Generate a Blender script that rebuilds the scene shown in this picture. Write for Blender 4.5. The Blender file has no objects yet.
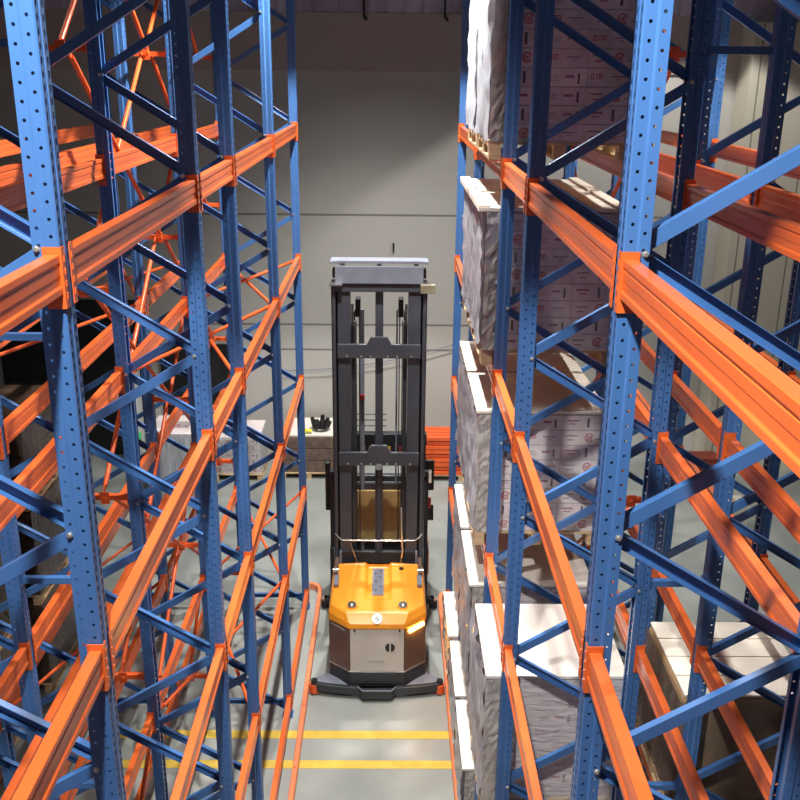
import bpy, math, random
from mathutils import Vector, Matrix
random.seed(7)
scene = bpy.context.scene
COL = scene.collection
PI = math.pi
CAM_H = 8.35

# ------------------------------------------------------------------ materials
def new_mat(name):
    m = bpy.data.materials.new(name); m.use_nodes = True
    nt = m.node_tree; b = nt.nodes['Principled BSDF']
    return m, nt, b
def N(nt, t, **kw):
    n = nt.nodes.new(t)
    for k, v in kw.items(): setattr(n, k, v)
    return n
def math_node(nt, op, a, b=None, c=None):
    n = N(nt, 'ShaderNodeMath', operation=op)
    for i, v in enumerate((a, b, c)):
        if v is None: continue
        if hasattr(v, 'links'): nt.links.new(v, n.inputs[i])
        else: n.inputs[i].default_value = v
    return n.outputs[0]
def paint(name, col, rough=.4, metal=0., var=.12, scale=6., bump=0., bscale=40., spec=.5, coord='Object', stretch=None, coat=0.):
    """Base colour broken up by noise; optional bump."""
    m, nt, b = new_mat(name)
    tc = N(nt, 'ShaderNodeTexCoord'); mp = N(nt, 'ShaderNodeMapping')
    if stretch: mp.inputs['Scale'].default_value = stretch
    nt.links.new(tc.outputs[coord], mp.inputs['Vector'])
    no = N(nt, 'ShaderNodeTexNoise'); no.inputs['Scale'].default_value = scale; no.inputs['Detail'].default_value = 5
    nt.links.new(mp.outputs[0], no.inputs['Vector'])
    rp = N(nt, 'ShaderNodeValToRGB')
    rp.color_ramp.elements[0].position = .3; rp.color_ramp.elements[1].position = .7
    rp.color_ramp.elements[0].color = [c * (1 - var) for c in col] + [1]
    rp.color_ramp.elements[1].color = [min(1, c * (1 + var)) for c in col] + [1]
    nt.links.new(no.outputs['Fac'], rp.inputs['Fac']); nt.links.new(rp.outputs[0], b.inputs['Base Color'])
    b.inputs['Roughness'].default_value = rough; b.inputs['Metallic'].default_value = metal
    b.inputs['Specular IOR Level'].default_value = spec
    b.inputs['Coat Weight'].default_value = coat; b.inputs['Coat Roughness'].default_value = .15
    if bump:
        n2 = N(nt, 'ShaderNodeTexNoise'); n2.inputs['Scale'].default_value = bscale; n2.inputs['Detail'].default_value = 3
        nt.links.new(mp.outputs[0], n2.inputs['Vector'])
        bp = N(nt, 'ShaderNodeBump'); bp.inputs['Strength'].default_value = bump; bp.inputs['Distance'].default_value = .02
        nt.links.new(n2.outputs['Fac'], bp.inputs['Height']); nt.links.new(bp.outputs[0], b.inputs['Normal'])
    return m
BLUE = (.050, .148, .38)
ORANGE = (.69, .128, .026)
M = {}
M['blue'] = paint('blue paint', BLUE, .30, var=.10, scale=3, coat=.25)
M['orange'] = paint('orange paint', ORANGE, .30, var=.14, scale=3.5, stretch=(1, .25, 1), coat=.35)
M['orange_rod'] = paint('orange rod paint', (.78, .12, .025), .35, var=.10)
M['steel'] = paint('zinc steel', (.62, .62, .6), .35, .8)

def perforated(name, kind):
    """Blue paint whose round holes / teardrop slots are really open (transparent)."""
    m, nt, b = new_mat(name)
    b.inputs['Base Color'].default_value = (*BLUE, 1); b.inputs['Roughness'].default_value = .36
    tc = N(nt, 'ShaderNodeTexCoord'); sp = N(nt, 'ShaderNodeSeparateXYZ')
    nt.links.new(tc.outputs['Object'], sp.inputs[0])
    X, Y, Z = sp.outputs
    masks = []
    cols = [(-.030, 0.), (-.080, .5)] if kind == 'side' else [(-.034, 0.), (.034, .0)]
    P = .068 if kind == 'side' else .05
    for c, ph in cols:
        u = math_node(nt, 'SUBTRACT', X if kind == 'side' else Y, c)
        zz = math_node(nt, 'SUBTRACT', math_node(nt, 'FRACT', math_node(nt, 'ADD', math_node(nt, 'DIVIDE', Z, P), ph + 100)), .5)
        zz = math_node(nt, 'MULTIPLY', zz, P)
        if kind == 'side':
            d = math_node(nt, 'SQRT', math_node(nt, 'ADD', math_node(nt, 'MULTIPLY', u, u), math_node(nt, 'MULTIPLY', zz, zz)))
            masks.append(math_node(nt, 'LESS_THAN', d, .0072))
        else:
            a = math_node(nt, 'LESS_THAN', math_node(nt, 'ABSOLUTE', u), .008)
            q = math_node(nt, 'LESS_THAN', math_node(nt, 'ABSOLUTE', zz), .0135)
            masks.append(math_node(nt, 'MULTIPLY', a, q))
    fac = math_node(nt, 'MAXIMUM', masks[0], masks[1])
    tr = N(nt, 'ShaderNodeBsdfTransparent'); mx = N(nt, 'ShaderNodeMixShader')
    nt.links.new(fac, mx.inputs[0]); nt.links.new(b.outputs[0], mx.inputs[1]); nt.links.new(tr.outputs[0], mx.inputs[2])
    nt.links.new(mx.outputs[0], nt.nodes['Material Output'].inputs[0])
    return m
M['post_side'] = perforated('perforated blue side', 'side')
M['post_web'] = perforated('slotted blue face', 'web')

M['dark'] = paint('charcoal machine paint', (.03, .034, .042), .42, var=.1, scale=4)
M['mast'] = paint('grey mast paint', (.058, .064, .08), .45, var=.12, scale=3)
M['midgrey'] = paint('mid grey steel', (.19, .21, .26), .4, var=.1)
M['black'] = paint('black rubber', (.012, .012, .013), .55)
M['cover'] = paint('orange cover paint', (.80, .30, .02), .42, var=.04, coat=.12)
M['panel_light'] = paint('light grey panel', (.52, .50, .46), .35, var=.05)
M['panel_dark'] = paint('brown grey panel', (.13, .085, .07), .3, var=.1)
M['panel_olive'] = paint('olive grey box', (.22, .20, .14), .5)
M['chrome'] = paint('bright steel', (.75, .74, .7), .22, .9, var=.05)
M['white'] = paint('white enamel', (.8, .8, .78), .35, var=.03)
M['tan'] = paint('tan plywood', (.45, .30, .12), .6, var=.15, stretch=(1, 1, .2), scale=9)
M['yellow'] = paint('yellow label', (.85, .55, .03), .5)
M['red'] = paint('red paint', (.6, .03, .02), .4)
M['teal'] = paint('teal rubber', (.05, .22, .26), .5)
M['wood'] = paint('pallet wood', (.56, .40, .235), .75, var=.28, scale=5, stretch=(1, 1, 6), bump=.3, bscale=20)
M['pale_wood'] = paint('pale board', (.84, .78, .68), .7, var=.12, scale=3, bump=.15, bscale=15)
M['white_sheet'] = paint('white cover sheet', (.80, .76, .70), .6, var=.05, scale=2.5, bump=.2, bscale=6)
M['kraft'] = paint('kraft cardboard', (.42, .28, .15), .75, var=.12, scale=3)
M['carton'] = paint('white carton', (.86, .79, .78), .6, var=.07, scale=4)
M['carton_b'] = paint('lilac white carton', (.80, .72, .74), .6, var=.07, scale=4)
M['ink_red'] = paint('red print', (.55, .05, .06), .6)
M['ink_mag'] = paint('magenta print', (.42, .12, .20), .6)
M['ink_grey'] = paint('grey print', (.26, .23, .26), .6)
M['ink_dark'] = paint('dark handle slot', (.07, .06, .06), .8)
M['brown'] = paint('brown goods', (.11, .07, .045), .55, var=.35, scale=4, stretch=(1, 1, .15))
M['brick'] = paint('reddish goods', (.30, .19, .14), .6, var=.3, scale=7)
M['yellow_line'] = paint('yellow floor paint', (.62, .44, .07), .5, var=.12, scale=5)
M['cream'] = paint('cream panel', (.60, .57, .46), .5, var=.04)
M['red_bin'] = paint('dark red plastic', (.22, .035, .02), .45)
M['glove'] = paint('yellow glove', (.8, .75, .03), .6)

def emit(name, col, s):
    m, nt, b = new_mat(name)
    b.inputs['Base Color'].default_value = (*col, 1)
    b.inputs['Emission Color'].default_value = (*col, 1); b.inputs['Emission Strength'].default_value = s
    return m
M['lamp'] = emit('amber lamp', (1, .42, .05), 120)
M['exit'] = emit('green exit sign', (.03, .45, .14), .5)

def film(name, col, opac, seed=0, rough=.22, sc=(7, 7, 1.1), bump=.7):
    """Stretch film: mostly clear, milky in streaks, glossy wrinkles."""
    m, nt, b = new_mat(name)
    tc = N(nt, 'ShaderNodeTexCoord'); mp = N(nt, 'ShaderNodeMapping'); mp.inputs['Scale'].default_value = sc
    mp.inputs['Location'].default_value = (seed, seed * 2, 0)
    nt.links.new(tc.outputs['Object'], mp.inputs[0])
    no = N(nt, 'ShaderNodeTexNoise'); no.inputs['Scale'].default_value = 1.6; no.inputs['Detail'].default_value = 6; no.inputs['Distortion'].default_value = .8
    nt.links.new(mp.outputs[0], no.inputs['Vector'])
    b.inputs['Base Color'].default_value = (*col, 1); b.inputs['Roughness'].default_value = rough
    b.inputs['Specular IOR Level'].default_value = .6
    bp = N(nt, 'ShaderNodeBump'); bp.inputs['Strength'].default_value = bump; bp.inputs['Distance'].default_value = .03
    nt.links.new(no.outputs['Fac'], bp.inputs['Height']); nt.links.new(bp.outputs[0], b.inputs['Normal'])
    lw = N(nt, 'ShaderNodeLayerWeight'); lw.inputs['Blend'].default_value = .45
    rp = N(nt, 'ShaderNodeMapRange'); rp.inputs[1].default_value = .35; rp.inputs[2].default_value = .7
    rp.inputs[3].default_value = opac * .55; rp.inputs[4].default_value = min(1, opac * 1.5)
    nt.links.new(no.outputs['Fac'], rp.inputs[0])
    f2 = math_node(nt, 'MINIMUM', math_node(nt, 'ADD', rp.outputs[0], math_node(nt, 'MULTIPLY', lw.outputs['Facing'], .75)), .96)
    tr = N(nt, 'ShaderNodeBsdfTransparent'); mx = N(nt, 'ShaderNodeMixShader')
    nt.links.new(f2, mx.inputs[0]); nt.links.new(tr.outputs[0], mx.inputs[1]); nt.links.new(b.outputs[0], mx.inputs[2])
    nt.links.new(mx.outputs[0], nt.nodes['Material Output'].inputs[0])
    return m
M['film'] = film('clear stretch film', (.82, .84, .88), .16, 0, .18, (4, 4, 3), .8)
M['film_milky'] = film('milky stretch film', (.56, .60, .66), .62, 3)
M['film_silver'] = film('silver stretch film', (.86, .87, .90), .30, 9, .14, (2.5, 2.5, 9), 1.0)
M['film_fold'] = film('crumpled silver film', (.52, .49, .46), .62, 4, .18)
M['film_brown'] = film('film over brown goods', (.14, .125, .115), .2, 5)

def floor_mat():
    m, nt, b = new_mat('polished concrete floor')
    tc = N(nt, 'ShaderNodeTexCoord')
    a = N(nt, 'ShaderNodeTexNoise'); a.inputs['Scale'].default_value = .9; a.inputs['Detail'].default_value = 8
    nt.links.new(tc.outputs['Object'], a.inputs['Vector'])
    rp = N(nt, 'ShaderNodeValToRGB'); e = rp.color_ramp.elements
    e[0].position, e[1].position = .3, .72
    e[0].color = (.24, .262, .252, 1); e[1].color = (.34, .365, .35, 1)
    nt.links.new(a.outputs['Fac'], rp.inputs[0]); nt.links.new(rp.outputs[0], b.inputs['Base Color'])
    b.inputs['Roughness'].default_value = .42
    return m
M['floor'] = floor_mat()

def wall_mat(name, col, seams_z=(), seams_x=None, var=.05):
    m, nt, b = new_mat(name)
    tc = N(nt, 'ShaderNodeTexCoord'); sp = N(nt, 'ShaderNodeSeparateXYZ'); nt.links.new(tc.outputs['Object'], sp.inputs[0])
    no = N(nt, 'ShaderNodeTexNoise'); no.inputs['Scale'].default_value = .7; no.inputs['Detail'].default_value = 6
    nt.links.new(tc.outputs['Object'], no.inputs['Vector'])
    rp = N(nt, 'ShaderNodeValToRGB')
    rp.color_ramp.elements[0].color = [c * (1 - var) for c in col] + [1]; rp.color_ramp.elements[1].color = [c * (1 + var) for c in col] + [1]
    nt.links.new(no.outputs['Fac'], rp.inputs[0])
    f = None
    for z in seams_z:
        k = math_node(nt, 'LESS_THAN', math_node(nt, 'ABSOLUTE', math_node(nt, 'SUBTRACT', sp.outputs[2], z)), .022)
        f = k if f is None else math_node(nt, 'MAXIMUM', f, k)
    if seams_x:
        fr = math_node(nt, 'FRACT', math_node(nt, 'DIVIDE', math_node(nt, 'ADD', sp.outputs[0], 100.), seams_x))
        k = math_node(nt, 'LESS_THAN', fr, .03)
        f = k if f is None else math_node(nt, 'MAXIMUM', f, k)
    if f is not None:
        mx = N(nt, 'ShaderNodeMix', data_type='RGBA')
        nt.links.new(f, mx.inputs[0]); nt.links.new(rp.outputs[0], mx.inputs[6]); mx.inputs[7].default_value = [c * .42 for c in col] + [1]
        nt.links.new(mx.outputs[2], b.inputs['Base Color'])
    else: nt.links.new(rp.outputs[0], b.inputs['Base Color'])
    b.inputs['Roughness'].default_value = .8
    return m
M['wall'] = wall_mat('grey concrete wall panels', (.50, .49, .46), (5.47, 3.08, 2.51))
M['wall_up'] = wall_mat('brown grey upper wall', (.46, .40, .375))
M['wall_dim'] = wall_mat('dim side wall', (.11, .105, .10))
M['cream_panels'] = wall_mat('cream sandwich panels', (.60, .57, .47), (), 1.05)
M['cladding'] = paint('galvanised cladding', (.55, .50, .62), .45, 0., var=.35, scale=.8, stretch=(1.6, 1, .05))

# ------------------------------------------------------------------ mesh builder
class MB:
    def __init__(s): s.v, s.f, s.m = [], [], []
    def add(s, vs, fs, mi=0):
        o = len(s.v); s.v += [tuple(v) for v in vs]; s.f += [tuple(i + o for i in f) for f in fs]; s.m += [mi] * len(fs); return s
    def box(s, x0, x1, y0, y1, z0, z1, mi=0):
        if x0 > x1: x0, x1 = x1, x0
        if y0 > y1: y0, y1 = y1, y0
        if z0 > z1: z0, z1 = z1, z0
        v = [(x0, y0, z0), (x1, y0, z0), (x1, y1, z0), (x0, y1, z0), (x0, y0, z1), (x1, y0, z1), (x1, y1, z1), (x0, y1, z1)]
        return s.add(v, [(3, 2, 1, 0), (4, 5, 6, 7), (0, 1, 5, 4), (1, 2, 6, 5), (2, 3, 7, 6), (3, 0, 4, 7)], mi)
    def cbox(s, c, d, mi=0):
        return s.box(c[0] - d[0] / 2, c[0] + d[0] / 2, c[1] - d[1] / 2, c[1] + d[1] / 2, c[2] - d[2] / 2, c[2] + d[2] / 2, mi)
    def prism(s, pts, axis, lo, hi, mi=0, mats=None):
        """pts: closed CCW 2-D outline; axis 'x': (y,z), 'y': (x,z), 'z': (x,y)."""
        def p3(p, t): return {'x': (t, p[0], p[1]), 'y': (p[0], t, p[1]), 'z': (p[0], p[1], t)}[axis]
        n = len(pts); o = len(s.v)
        vs = [p3(p, lo) for p in pts] + [p3(p, hi) for p in pts]
        fs = [(i, (i + 1) % n, n + (i + 1) % n, n + i) for i in range(n)]
        s.v += vs
        for i, f in enumerate(fs): s.f.append(tuple(k + o for k in f)); s.m.append(mats[i] if mats else mi)
        s.f.append(tuple(o + i for i in range(n))[::-1]); s.m.append(mi)
        s.f.append(tuple(o + n + i for i in range(n))); s.m.append(mi)
        return s
    def cyl(s, p0, p1, r, n=10, mi=0, r1=None):
        p0, p1 = Vector(p0), Vector(p1); d = (p1 - p0).normalized()
        a = d.orthogonal().normalized(); b = d.cross(a); r1 = r if r1 is None else r1
        vs = [p0 + (a * math.cos(t) + b * math.sin(t)) * r for t in [2 * PI * i / n for i in range(n)]]
        vs += [p1 + (a * math.cos(t) + b * math.sin(t)) * r1 for t in [2 * PI * i / n for i in range(n)]]
        fs = [(i, (i + 1) % n, n + (i + 1) % n, n + i) for i in range(n)] + [tuple(range(n))[::-1], tuple(range(n, 2 * n))]
        return s.add(vs, fs, mi)
    def tube(s, path, r, n=8, mi=0):
        path = [Vector(p) for p in path]; k = len(path); rings = []
        up = Vector((.3, .2, .93)).normalized()
        for i, p in enumerate(path):
            t = (path[min(i + 1, k - 1)] - path[max(i - 1, 0)]).normalized()
            a = (up - t * up.dot(t)).normalized(); b = t.cross(a)
            rings.append([p + (a * math.cos(q) + b * math.sin(q)) * r for q in [2 * PI * j / n for j in range(n)]])
        vs = [v for rg in rings for v in rg]; fs = []
        for i in range(k - 1):
            for j in range(n): fs.append((i * n + j, i * n + (j + 1) % n, (i + 1) * n + (j + 1) % n, (i + 1) * n + j))
        fs += [tuple(range(n))[::-1], tuple((k - 1) * n + j for j in range(n))]
        return s.add(vs, fs, mi)
    def sweep(s, path, prof, up=Vector((0, 0, 1)), mi=0):
        """Sweep a closed (side, up) profile along a path; up stays fixed."""
        path = [Vector(p) for p in path]; k = len(path); n = len(prof); vs = []
        for i, p in enumerate(path):
            t = (path[min(i + 1, k - 1)] - path[max(i - 1, 0)]).normalized(); sd = t.cross(up).normalized()
            u2 = sd.cross(t)
            vs += [p + sd * a + u2 * b for a, b in prof]
        fs = []
        for i in range(k - 1):
            for j in range(n): fs.append((i * n + j, i * n + (j + 1) % n, (i + 1) * n + (j + 1) % n, (i + 1) * n + j))
        fs += [tuple(range(n))[::-1], tuple((k - 1) * n + j for j in range(n))]
        return s.add(vs, fs, mi)
    def build(s, name, mats, parent=None, loc=(0, 0, 0), bevel=0., smooth=False, seg=2):
        me = bpy.data.meshes.new(name); me.from_pydata(s.v, [], s.f)
        for m in (mats if isinstance(mats, (list, tuple)) else [mats]): me.materials.append(m)
        me.polygons.foreach_set('material_index', s.m)
        import bmesh
        bm = bmesh.new(); bm.from_mesh(me); bmesh.ops.recalc_face_normals(bm, faces=bm.faces); bm.to_mesh(me); bm.free()
        if smooth:
            me.polygons.foreach_set('use_smooth', [True] * len(me.polygons))
            me.set_sharp_from_angle(angle=math.radians(40))
        me.update()
        o = bpy.data.objects.new(name, me); COL.objects.link(o); o.location = loc
        if parent: o.parent = parent
        if bevel:
            md = o.modifiers.new('bevel', 'BEVEL'); md.width = bevel; md.segments = seg; md.limit_method = 'ANGLE'; md.angle_limit = math.radians(40)
            md.harden_normals = False
        return o
def empty(name, loc=(0, 0, 0), rz=0.):
    o = bpy.data.objects.new(name, None); COL.objects.link(o); o.location = loc; o.rotation_euler = (0, 0, rz); o.empty_display_size = .1
    return o
def tag(o, label, cat, group=None):
    o['label'] = label; o['category'] = cat; o['kind'] = 'thing'
    if group: o['group'] = group
    return o
def structure(o): o['kind'] = 'structure'; return o
def copy_tree(o, parent=None):
    c = o.copy(); COL.objects.link(c)
    if parent is not None: c.parent = parent
    for ch in list(o.children): copy_tree(ch, c)
    return c

# ------------------------------------------------------------------ setting
structure(MB().box(-9, 9, -3, 20.3, -.2, 0).build('floor', M['floor']))
wb = MB().box(-9, 9, 20.3, 20.5, 0, 8.33)
structure(wb.build('wall_back', M['wall']))
structure(MB().box(-9, 9, 20.24, 20.5, 8.33, 9.44).build('trim_1', M['wall_up'], bevel=.01))  # browner, slightly darker band above the main back wall
cl = MB()
x = -9.
while x < 9:
    cl.box(x, x + .26, 20.27, 20.5, 9.44, 13.0); cl.box(x + .26, x + .36, 20.2, 20.5, 9.44, 13.0); x += .36
structure(cl.build('wall_upper', M['cladding']))
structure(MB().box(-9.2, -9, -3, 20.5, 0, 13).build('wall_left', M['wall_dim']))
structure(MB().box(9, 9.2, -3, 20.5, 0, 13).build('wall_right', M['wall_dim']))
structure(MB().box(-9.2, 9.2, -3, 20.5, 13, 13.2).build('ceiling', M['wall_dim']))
# cream panel enclosure standing out from the back wall on the right
e = MB(); e.box(6.95, 9, 19.5, 20.24, 0, 9.3)
structure(e.build('wall_enclosure', M['cream_panels']))
structure(MB().box(6.9, 9, 19.42, 20.24, 9.3, 9.42).build('trim_2', M['midgrey']))
# black ribbed panel and a plain one on the left of the back wall
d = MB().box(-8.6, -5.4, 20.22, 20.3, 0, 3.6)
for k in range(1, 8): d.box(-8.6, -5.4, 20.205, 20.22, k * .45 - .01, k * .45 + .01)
structure(d.build('black_panel_1', M['black']))
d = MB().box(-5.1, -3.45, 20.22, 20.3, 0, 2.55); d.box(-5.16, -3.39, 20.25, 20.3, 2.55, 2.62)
structure(d.build('black_panel_2', M['black']))
for i, (y0, y1, w) in enumerate(((10.44, 10.60, 'far'), (9.87, 10.02, 'near'))):
    o = MB().box(-3.6, 4.0, y0, y1, 0, .004).build('floor_stripe', M['yellow_line'])
    tag(o, ('yellow stripe painted across the aisle floor, closer to the lift truck' if w == 'far' else 'yellow stripe painted across the aisle floor, further from the lift truck'), 'floor marking', 'yellow stripes across the aisle floor')

# ------------------------------------------------------------------ pallet racking
YF = [1.064, 3.836, 6.609, 8.145, 10.936, 13.712]            # frame positions along the aisle
LV = [CAM_H - .671 - 1.8265 * k for k in range(5)]            # beam connector tops
LEVELS = ['top level', 'second level down', 'middle level', 'fourth level down', 'floor level']
BAYS = ['closest bay', 'second bay', 'narrow bay', 'fourth bay', 'end bay by wall']
XL, XR, DEP, GAP = 1.318, .923, 1.12, .44
RACKS = [('left aisle rack', -XL - DEP / 2, 0.), ('left back rack', -XL - DEP - GAP - DEP / 2, 0.),
         ('right aisle rack', XR + DEP / 2, PI), ('right back rack', XR + DEP + GAP + DEP / 2, PI)]
TOP = 10.6

def make_post_mesh():
    # C section: web on +x (x = 0), flanges run to x = -.112 with a jog, lips turn inwards
    t = .004
    out = [(0, -.052), (0, .052), (-.006, .058), (-.052, .058), (-.062, .065), (-.106, .065), (-.106, .038)]
    inn = [(-.106 + t, .038), (-.106 + t, .065 - t), (-.063, .065 - t), (-.053, .058 - t), (-.008, .058 - t), (-t, .050)]
    half = [p for p in out[1:]] + inn
    prof = half + [(x, -y) for x, y in half[::-1]]
    mats = []
    n = len(prof)
    for i in range(n):
        a, b = prof[i], prof[(i + 1) % n]
        if abs(a[0] - b[0]) < 1e-6 and a[0] > -.01: mats.append(1)
        elif abs(a[1] - b[1]) < 1e-6 and abs(a[1]) > .05: mats.append(0)
        else: mats.append(2)
    m = MB(); m.prism(prof, 'z', .02, TOP, 2, mats)
    # narrow embossed rib down the web
    m.box(-.001, .003, -.006, .006, .02, TOP, 2)
    return m
def brace_mesh(p0, p1, open_neg):
    """Lipped channel from p0 to p1 in the xz plane; open towards -y or +y."""
    p0, p1 = Vector((p0[0], 0, p0[1])), Vector((p1[0], 0, p1[1]))
    w, dp, t = .033, .020, .004
    s = -1 if open_neg else 1
    prof = [(s * -dp, -w), (s * dp, -w), (s * dp, -w + t), (s * (-dp + t), -w + t), (s * (-dp + t), w - t), (s * dp, w - t), (s * dp, w), (s * -dp, w)]
    d = (p1 - p0).normalized(); yv = Vector((0, 1, 0)); nv = d.cross(yv)
    m = MB(); n = len(prof)
    vs = [p + yv * a + nv * b for p in (p0, p1) for a, b in prof]
    fs = [(i, (i + 1) % n, n + (i + 1) % n, n + i) for i in range(n)] + [tuple(range(n))[::-1], tuple(range(n, 2 * n))]
    m.add(vs, fs); return m
def make_frame():
    root = empty('upright_frame')
    hx = DEP / 2
    pm = make_post_mesh()
    for s in (1, -1):
        p = pm.build('post', [M['post_side'], M['post_web'], M['blue']], root, (s * hx, 0, 0))
        if s < 0: p.rotation_euler = (0, 0, PI)
        f = MB().box(-.13, .015, -.075, .075, 0, .02)
        f.cyl((-.118, .0, .02), (-.118, .0, .035), .012, 8); f.cyl((-.06, .0, .02), (-.06, 0, .035), .012, 8)
        f.build('base_plate', M['blue'], p)
    xi = hx - .094
    z = CAM_H - .68 - 1.26 * 6
    nodes = []; s = 1
    while z < TOP - .1:
        nodes.append((s * xi, z)); z += .63; s = -s
    for i in range(len(nodes) - 1):
        a, b = nodes[i], nodes[i + 1]
        # those rising from the front to the rear show their back, the others their open side
        up_back = a[0] > b[0]
        br = brace_mesh((a[0], a[1] + .03), (b[0], b[1] - .03), up_back).build('diagonal_brace', M['blue'], root, bevel=.004)
        sx = 1 if a[0] > 0 else -1
        bt = MB()
        bt.cyl((sx * (hx - .088), -.080, a[1]), (sx * (hx - .088), .080, a[1]), .009, 6)
        for sy in (-1, 1): bt.cyl((sx * (hx - .088), sy * .065, a[1]), (sx * (hx - .088), sy * .071, a[1]), .014, 10)
        bt.build('bolt', M['steel'], br)
    brace_mesh((-xi, .22), (xi, .22), True).build('bottom_brace', M['blue'], root)
    return root
def ordinal_back(i):
    return ['sixth from the back wall', 'fifth from the back wall', 'fourth from the back wall', 'third from the back wall', 'second from the back wall', 'closest to the back wall'][i]
proto = make_frame(); first = True
for rn, cx, rz in RACKS:
    for i, y in enumerate(YF):
        f = proto if first else copy_tree(proto); first = False
        f.location = (cx, y, 0); f.rotation_euler = (0, 0, rz)
        tag(f, 'blue perforated upright frame of the %s, %s' % (rn, ordinal_back(i)), 'rack frame', 'upright frames of the pallet racking')

def make_beam(L):
    root = empty('rack_beam')
    h = L / 2
    side = [(0, -.19), (0, -.162), (-.007, -.154), (-.007, -.118), (-.004, -.112), (-.004, -.076), (-.007, -.072), (-.007, -.066), (0, -.060), (0, -.03)]
    pr = side + [(-.058 - a, z) for a, z in side[::-1]]
    b = MB().prism(pr, 'y', -h + .006, h - .006)
    b.build('box_section', M['orange'], root, bevel=.0025, seg=1)
    for s in (-1, 1):
        c = MB().box(-.068, .009, s * h, s * (h - .006), -.25, 0)
        c.box(.005, .009, s * h, s * (h + .036), -.25, 0)
        for z in (-.05, -.1, -.15, -.2): c.box(.009, .013, s * (h + .012), s * (h + .024), z - .012, z + .012)
        c.cyl((-.05, s * (h - .009), -.225), (-.05, s * (h - .003), -.225), .009, 8)
        c.build('end_connector', M['orange'], root)
    return root
CLEAR = .0655
beam_long = make_beam(2.77 - 2 * CLEAR); beam_short = make_beam(1.536 - 2 * CLEAR); used = set()
def place_beam(x, ya, yb, z, rz, label, group):
    src = beam_short if yb - ya < 2 else beam_long
    o = src if src.name not in used else copy_tree(src); used.add(src.name)
    o.location = (x, (ya + yb) / 2, z); o.rotation_euler = (0, 0, rz)
    o.scale = (1, (yb - ya - 2 * CLEAR) / ((1.536 if yb - ya < 2 else 2.77) - 2 * CLEAR), 1)
    tag(o, label, 'rack beam', group)
for rn, cx, rz in RACKS:
    sd = 1 if rz == 0 else -1
    edges = (('aisle edge' if 'aisle' in rn else 'inner edge'), ('rear edge' if 'aisle' in rn else 'outer edge'))
    for li, z in enumerate(LV):
        for bi in range(5):
            for ei in (0, 1):
                x = cx + sd * DEP / 2 * (1 if ei == 0 else -1)
                place_beam(x, YF[bi], YF[bi + 1], z, rz if ei == 0 else rz + PI,
                           'orange beam, %s of %s, %s, %s' % (edges[ei], rn, LEVELS[li], BAYS[bi]), 'orange beams of the ' + rn)

# spacers between the back-to-back frames, orange spine bracing, plan bracing
SPZ = [8.50 - 1.97 * k for k in range(5)] + [8.50 + 1.97]
TIER = ['top tier', 'second tier down', 'middle tier', 'fourth tier down', 'lowest tier', 'uppermost']
def spacer(side, i, k):
    xg = -(XL + DEP + GAP / 2) if side == 'left' else XR + DEP + GAP / 2
    orange = i >= 3
    w = GAP / 2 - .0045
    m = MB(); t = .025
    m.box(-w, w, -t, t, -t, t)
    m.box(-w + .0, -w + .006, -.05, .05, -.045, .045); m.box(w - .006, w, -.05, .05, -.045, .045)
    r = empty('row_spacer', (xg, YF[i], SPZ[k]))
    m.build('spacer_bar', M['orange_rod'] if orange else M['blue'], r)
    if orange: MB().box(-.04, .04, -.034, -.026, -.06, .06).cyl((0, -.036, 0), (0, -.05, 0), .02, 8).build('node_plate', M['orange_rod'], r)
    tag(r, '%s spacer bar between %s back-to-back frames, %s, %s' % ('orange' if orange else 'blue', side, TIER[k], ordinal_back(i)), 'rack spacer', 'spacers between back to back racks')
for side in ('left', 'right'):
    for i in range(1, 6):
        for k in range(6): spacer(side, i, k)
def rod(p0, p1, r, label, group, hook=True, name='bracing_rod'):
    p0, p1 = Vector(p0), Vector(p1); d = (p1 - p0).normalized()
    root = empty(name, (p0 + p1) / 2); c = (p0 + p1) / 2
    a, b = p0 + d * .10, p1 - d * .10
    MB().cyl(a - c, b - c, r, 10).build('rod', M['orange_rod'], root, smooth=True)
    for q, s in ((p0, 1), (p1, -1)):
        e = MB(); e.sweep([q - c + d * .0 * s, q - c + d * .13 * s], [(-.006, -.022), (.006, -.022), (.006, .022), (-.006, .022)], up=Vector((0, 0, 1)) if abs(d.z) < .9 else Vector((1, 0, 0)))
        e.build('end_plate', M['orange_rod'], root)
    tag(root, label, 'bracing rod', group)
for side in ('left', 'right'):
    xg = -(XL + DEP + GAP / 2) if side == 'left' else XR + DEP + GAP / 2
    for bi in (3, 4):
        for k in range(4):
            for s in (0, 1):
                a, b = (k, k + 1) if s == 0 else (k + 1, k)
                off = .030 if s else .100
                rod((xg + off - .065, YF[bi] + .036, SPZ[a]), (xg + off - .065, YF[bi + 1] - .06, SPZ[b]), .023,
                    'orange bracing rod behind %s aisle rack, %s, %s, %s' % (side, BAYS[bi], TIER[k], 'falling away' if s == 0 else 'rising away'), 'spine bracing rods on the ' + side)
        for s in (0, 1):
            a, b = (0, 1) if s == 0 else (1, 0)
            zz = (SPZ[0], SPZ[0] + 1.97)
            rod((xg + (.035 if s else -.035), YF[bi] + .036, zz[a] + .0), (xg + (.035 if s else -.035), YF[bi + 1] - .06, zz[b]), .023,
                'orange bracing rod behind %s aisle rack, %s, uppermost, %s' % (side, BAYS[bi], 'rising away' if s == 0 else 'falling away'), 'spine bracing rods on the ' + side)
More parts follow.
